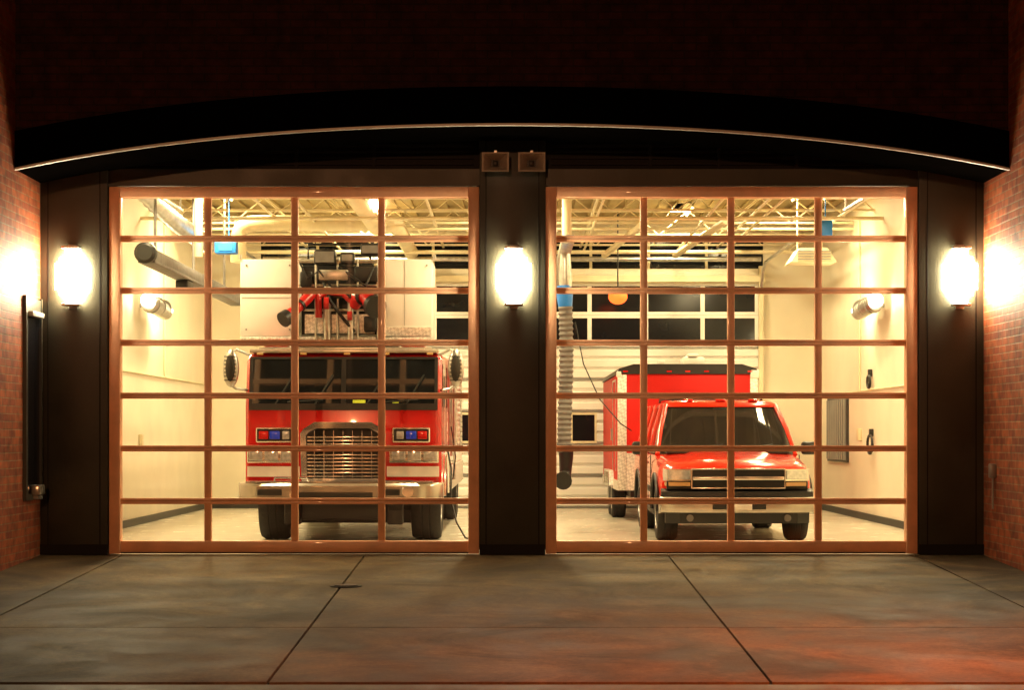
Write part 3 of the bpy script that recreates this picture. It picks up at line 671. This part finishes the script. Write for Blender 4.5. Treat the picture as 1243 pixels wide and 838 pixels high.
for s in (-1,1):
    b.sweep([(vx+s*.62,vy+2.6,1.88),(vx+s*.62,vy+2.7,1.92),(vx+s*.62,vy+4.9,1.92),(vx+s*.62,vy+5.0,1.87)],.018,8)
    xa_,xb_=sorted((vx+s*.97,vx+s*1.10)); b.box(xa_,xb_,vy+1.72,vy+1.80,1.16,1.22)
    b.box(vx+s*1.15-.10,vx+s*1.15+.10,vy+1.66,vy+1.80,1.12,1.30,.04)
    b.box(vx+s*.925-.02,vx+s*.925+.02,vy+1.5,vy+5.35,1.145,1.17)
for y in (2.9,3.9,4.7): b.box(vx-.62,vx+.62,vy+y,vy+y+.04,1.915,1.935)
b.box(vx-.12,vx+.12,vy+2.0,vy+2.06,1.70,1.76,.01)
b.done('trim','black',V)
b=MB()
for x in (-.45,0,.45): b.box(vx+x-.07,vx+x+.07,vy+2.14,vy+2.22,1.855,1.885,.01)
b.done('roof_lights','redl',V)
b=MB(); b.box(vx-.84,vx+.84,vy+.16,vy+.20,.955,.968,.005); 
b.done('hood_lip','red2',V)
b=MB(); b.box(vx-.60,vx+.60,vy+.11,vy+.17,.705,.955,.01); b.box(vx-.90,vx+.90,vy+.20,vy+.30,.69,.80,.01)
b.done('grille_recess','black',V)
b=MB(); b.box(vx-.58,vx+.58,vy+.065,vy+.12,.81,.86,.014)
b.box(vx-.60,vx+.60,vy+.10,vy+.14,.945,.96,.004); b.box(vx-.60,vx+.60,vy+.10,vy+.14,.703,.718,.004)
b.box(vx-.60,vx-.585,vy+.10,vy+.14,.719,.944); b.box(vx+.585,vx+.60,vy+.10,vy+.14,.719,.944)
for s in (-1,1):
    b.loft([[(vx+s*.60,vy+.10,z),(vx+s*.90,vy+.215,z),(vx+s*.94,vy+.36,z),(vx+s*.60,vy+.22,z)] for z in (.80,.95)])
b.done('grille_chrome','chrome',V)
b=MB()
for z in (.735,.785,.895,.925): b.box(vx-.575,vx+.575,vy+.10,vy+.108,z-.003,z+.003)
b.done('grille_mesh','base',V)
b=MB()
for s in (-1,1):
    b.loft([[(vx+s*(.62+(.27)*k/4),vy+.088+.026*k,z0) for z0 in (.82,.935)]+[(vx+s*(.62+.27*k/4),vy+.16+.026*k,z0) for z0 in (.935,.82)] for k in range(5)])
b.done('headlights','lens',V)
b=MB()
for s in (-1,1):
    b.loft([[(vx+s*.61,vy+.10,z),(vx+s*.88,vy+.20,z),(vx+s*.93,vy+.36,z),(vx+s*.61,vy+.22,z)] for z in (.735,.785)])
b.done('turn_signals','amber',V)
b=MB(); b.loft([[(vx+x,vy+y,z) for (y,z) in ((0+dy,.40),(-.02+dy,.49),(0+dy,.575),(.03+dy,.595),(.30,.595),(.30,.38))] for x,dy in ((-1.0,.30),(-.98,.19),(-.80,.06),(-.4,0),(.4,0),(.80,.06),(.98,.19),(1.0,.30))]); b.done('bumper','tan',V)
b=MB(); b.loft([[(vx+x,vy+y,z) for (y,z) in ((.02+dy,.597),(.03+dy,.66),(.32,.70),(.32,.597))] for x,dy in ((-.97,.20),(-.80,.07),(-.4,0),(.4,0),(.80,.07),(.97,.20))])
b.loft([[(vx+x,vy+y,z) for (y,z) in ((.04+dy,.26),(.02+dy,.398),(.30,.398),(.30,.26))] for x,dy in ((-.92,.18),(-.75,.04),(.75,.04),(.92,.18))])
b.box(vx-.34,vx+.34,vy-.026,vy+.02,.44,.53,.01)
b.box(vx-.85,vx+.85,vy+.6,vy+5.2,.25,.42); b.cyl((vx-.8,vy+.98,.36),(vx+.8,vy+.98,.36),.06); b.cyl((vx-.8,vy+4.28,.36),(vx+.8,vy+4.28,.36),.07); b.sph((vx+.05,vy+4.28,.36),.15)
b.done('lower_valance','black',V)
b=MB(); b.box(vx-.16,vx+.16,vy-.036,vy-.027,.435,.525,.004); b.done('licence_plate','stripe',V)
b=MB()
for s in (-1,1): b.cyl((vx+s*.62,vy+.07,.33),(vx+s*.62,vy+.035,.33),.045,seg=16)
b.done('fog_lights','hose',V)
tb=MB(); rb=MB()
for s in (-1,1):
    for y in (.98,4.28): wheel(tb,rb,(vx+s*.85,vy+y,.385),.385,.27,s)
tb.done('tyres','rubber',V); rb.done('rims','alu',V)
b=MB()
for s in (-1,1):
    for y in (1.62,2.75,3.75): b.box(vx+s*1.005-.006,vx+s*1.005+.006,vy+y-.006,vy+y+.006,.45,1.12)
    for y in (2.5,3.5): b.box(vx+s*1.01-.015,vx+s*1.01+.015,vy+y-.08,vy+y+.08,1.0,1.03,.005)
b.done('door_gaps','black',V)

# ------------------------------------------------------------------ TRAILER
R=E('cargo_trailer',(2.82,10.8,0)); tx=2.82; ty=8.4; hw=1.12; te=13.3
b=MB(); b.box(tx-hw,tx+hw,ty,te,.50,2.38,.03); b.done('box_body','redt',R)
b=MB(); b.box(tx-hw-.006,tx-hw+.14,ty-.012,ty+.03,.50,2.36,.008); b.box(tx+hw-.12,tx+hw+.006,ty-.012,ty+.03,.50,2.36,.008); b.box(tx-hw+.141,tx+hw-.121,ty-.012,ty,.50,1.1)
b.box(tx-hw-.012,tx-hw,ty+.06,te,.50,.66); b.box(tx+hw,tx+hw+.012,ty+.06,te,.50,.78)
b.done('diamond_trim','dia',R)
b=MB(); b.loft([[(tx+x,y,z) for (x,z) in ((-hw-.02,2.37),(-hw+.02,2.46),(-hw+.25,2.53),(hw-.25,2.53),(hw-.02,2.46),(hw+.02,2.37))] for y in (ty-.03,te)]); b.done('roof_cap','black',R)
b=MB(); b.box(tx-.05,tx+.30,ty+.3,ty+.8,2.53,2.66,.03); b.box(tx+hw-.12,tx+hw+.025,ty-.035,ty+.2,2.30,2.44,.02); b.box(tx-hw-.025,tx-hw+.06,ty-.035,ty+.1,2.32,2.42,.02)
b.box(tx-.45,tx-.35,ty+.2,ty+.5,2.53,2.60,.01); b.box(tx+.02,tx+.2,ty+.25,ty+.6,2.66,2.71,.02)
b.done('roof_vent','white',R)
b=MB()
for x in (-1.0,-.3,0,.3,1.0): b.box(tx+x-.04,tx+x+.04,ty-.035,ty-.02,2.40,2.425)
b.done('clearance_lights','redl',R)
b=MB()
for y in (8.9,): b.box(tx-hw-.014,tx-hw-.002,y,y+.03,.8,2.3); b.box(tx-hw-.014,tx-hw-.002,y+.9,y+.93,.8,2.3); b.box(tx-hw-.014,tx-hw-.002,y+.03,y+.9,2.27,2.3)
b.box(tx-hw-.03,tx-hw,9.95,10.05,1.3,1.5)
b.done('side_door_trim','alu',R)
tb=MB(); rb=MB()
for s in (-1,1):
    for y in (10.1,10.95): wheel(tb,rb,(tx+s*1.02,y,.36),.36,.24,s)
tb.done('tyres','rubber',R); rb.done('rims','white',R)
b=MB()
for s in (-1,1):
    x0,x1=sorted((tx+s*.9,tx+s*1.2)); b.prism([(9.6,.55),(9.75,.80),(11.3,.80),(11.45,.55),(11.40,.55),(11.27,.77),(9.78,.77),(9.65,.55)],'x',x0,x1)
b.done('fenders','dia',R)
b=MB(); b.sweep([(tx-.7,ty+.1,.5),(tx,ty-.75,.5)],.04,8); b.sweep([(tx+.7,ty+.1,.5),(tx,ty-.75,.5)],.04,8); b.cyl((tx,ty-.5,.3),(tx,ty-.5,.9),.035,seg=10); b.box(tx-.9,tx+.9,ty+.3,te-.1,.38,.5); b.done('tongue','black',R)

# ------------------------------------------------------------------ street lamps (added out of view, as source of the orange light)
P=E('street_lamp',(10.5,-16.5,0)); b=MB(); b.sweep([(10.5,-16.5,-.45),(10.5,-16.5,.0),(10.5,-16.5,7.0),(10.2,-16.3,7.5),(8.2,-15.2,7.6)],[.12,.1,.07,.05,.04],12); b.box(7.7,8.3,-15.3,-14.9,7.52,7.66,.03); b.done('pole','concw',P)
L=bpy.data.lights.new('sodium_lamp','SPOT'); L.energy=15000; L.color=(1,.15,.012); L.spot_size=math.radians(54); L.spot_blend=1; L.shadow_soft_size=.15
o=bpy.data.objects.new('sodium_lamp',L); o.location=(8.0,-15.1,7.4); S.collection.objects.link(o); o.rotation_euler=(Vector((4.2,-10.4,-.3))-Vector((8.0,-15.1,7.4))).to_track_quat('-Z','Y').to_euler()
o.parent=P; o.matrix_parent_inverse=Matrix.Translation(-P.location)
P=E('street_lamp',(-5,-36,0)); b=MB(); b.sweep([(-5,-36,-.45),(-5,-36,.0),(-5,-36,8.0),(-4.8,-35.6,8.5),(-4,-34.2,8.6)],[.12,.1,.07,.05,.04],12); b.box(-4.3,-3.7,-34.3,-33.7,8.62,8.74,.03); b.done('pole','concw',P)
b=MB(); b.sph((-4,-34,8.58),(.22,.22,.09)); b.done('lamp_glass','sodium',P)
L=bpy.data.lights.new('sodium_point','POINT'); L.energy=5600; L.color=(1,.42,.17); L.shadow_soft_size=.2
o=bpy.data.objects.new('sodium_point',L); o.location=(-4,-34,8.3); S.collection.objects.link(o); o.parent=P; o.matrix_parent_inverse=Matrix.Translation(-P.location)

W=bpy.data.worlds.new('World'); S.world=W; W.use_nodes=True; nt=W.node_tree; bg=nt.nodes['Background']
sk=nt.nodes.new('ShaderNodeTexSky'); sk.sky_type='NISHITA'; sk.sun_disc=False; sk.sun_elevation=math.radians(-4); sk.sun_rotation=math.radians(160)
nt.links.new(sk.outputs[0],bg.inputs[0]); bg.inputs[1].default_value=.01
L=bpy.data.lights.new('moon','SUN'); L.energy=.004; L.angle=math.radians(.5); L.color=(.8,.85,1); o=bpy.data.objects.new('moon',L); S.collection.objects.link(o); o.rotation_euler=(math.radians(40),0,math.radians(-20))

cam=bpy.data.cameras.new('Camera'); co=bpy.data.objects.new('Camera',cam); S.collection.objects.link(co)
co.location=(0,-22,1.37); co.rotation_euler=(math.radians(90),0,0); cam.sensor_width=36; cam.lens=36*2299/1243; cam.shift_y=.0893; cam.clip_end=2000; cam.clip_start=.1
S.camera=co
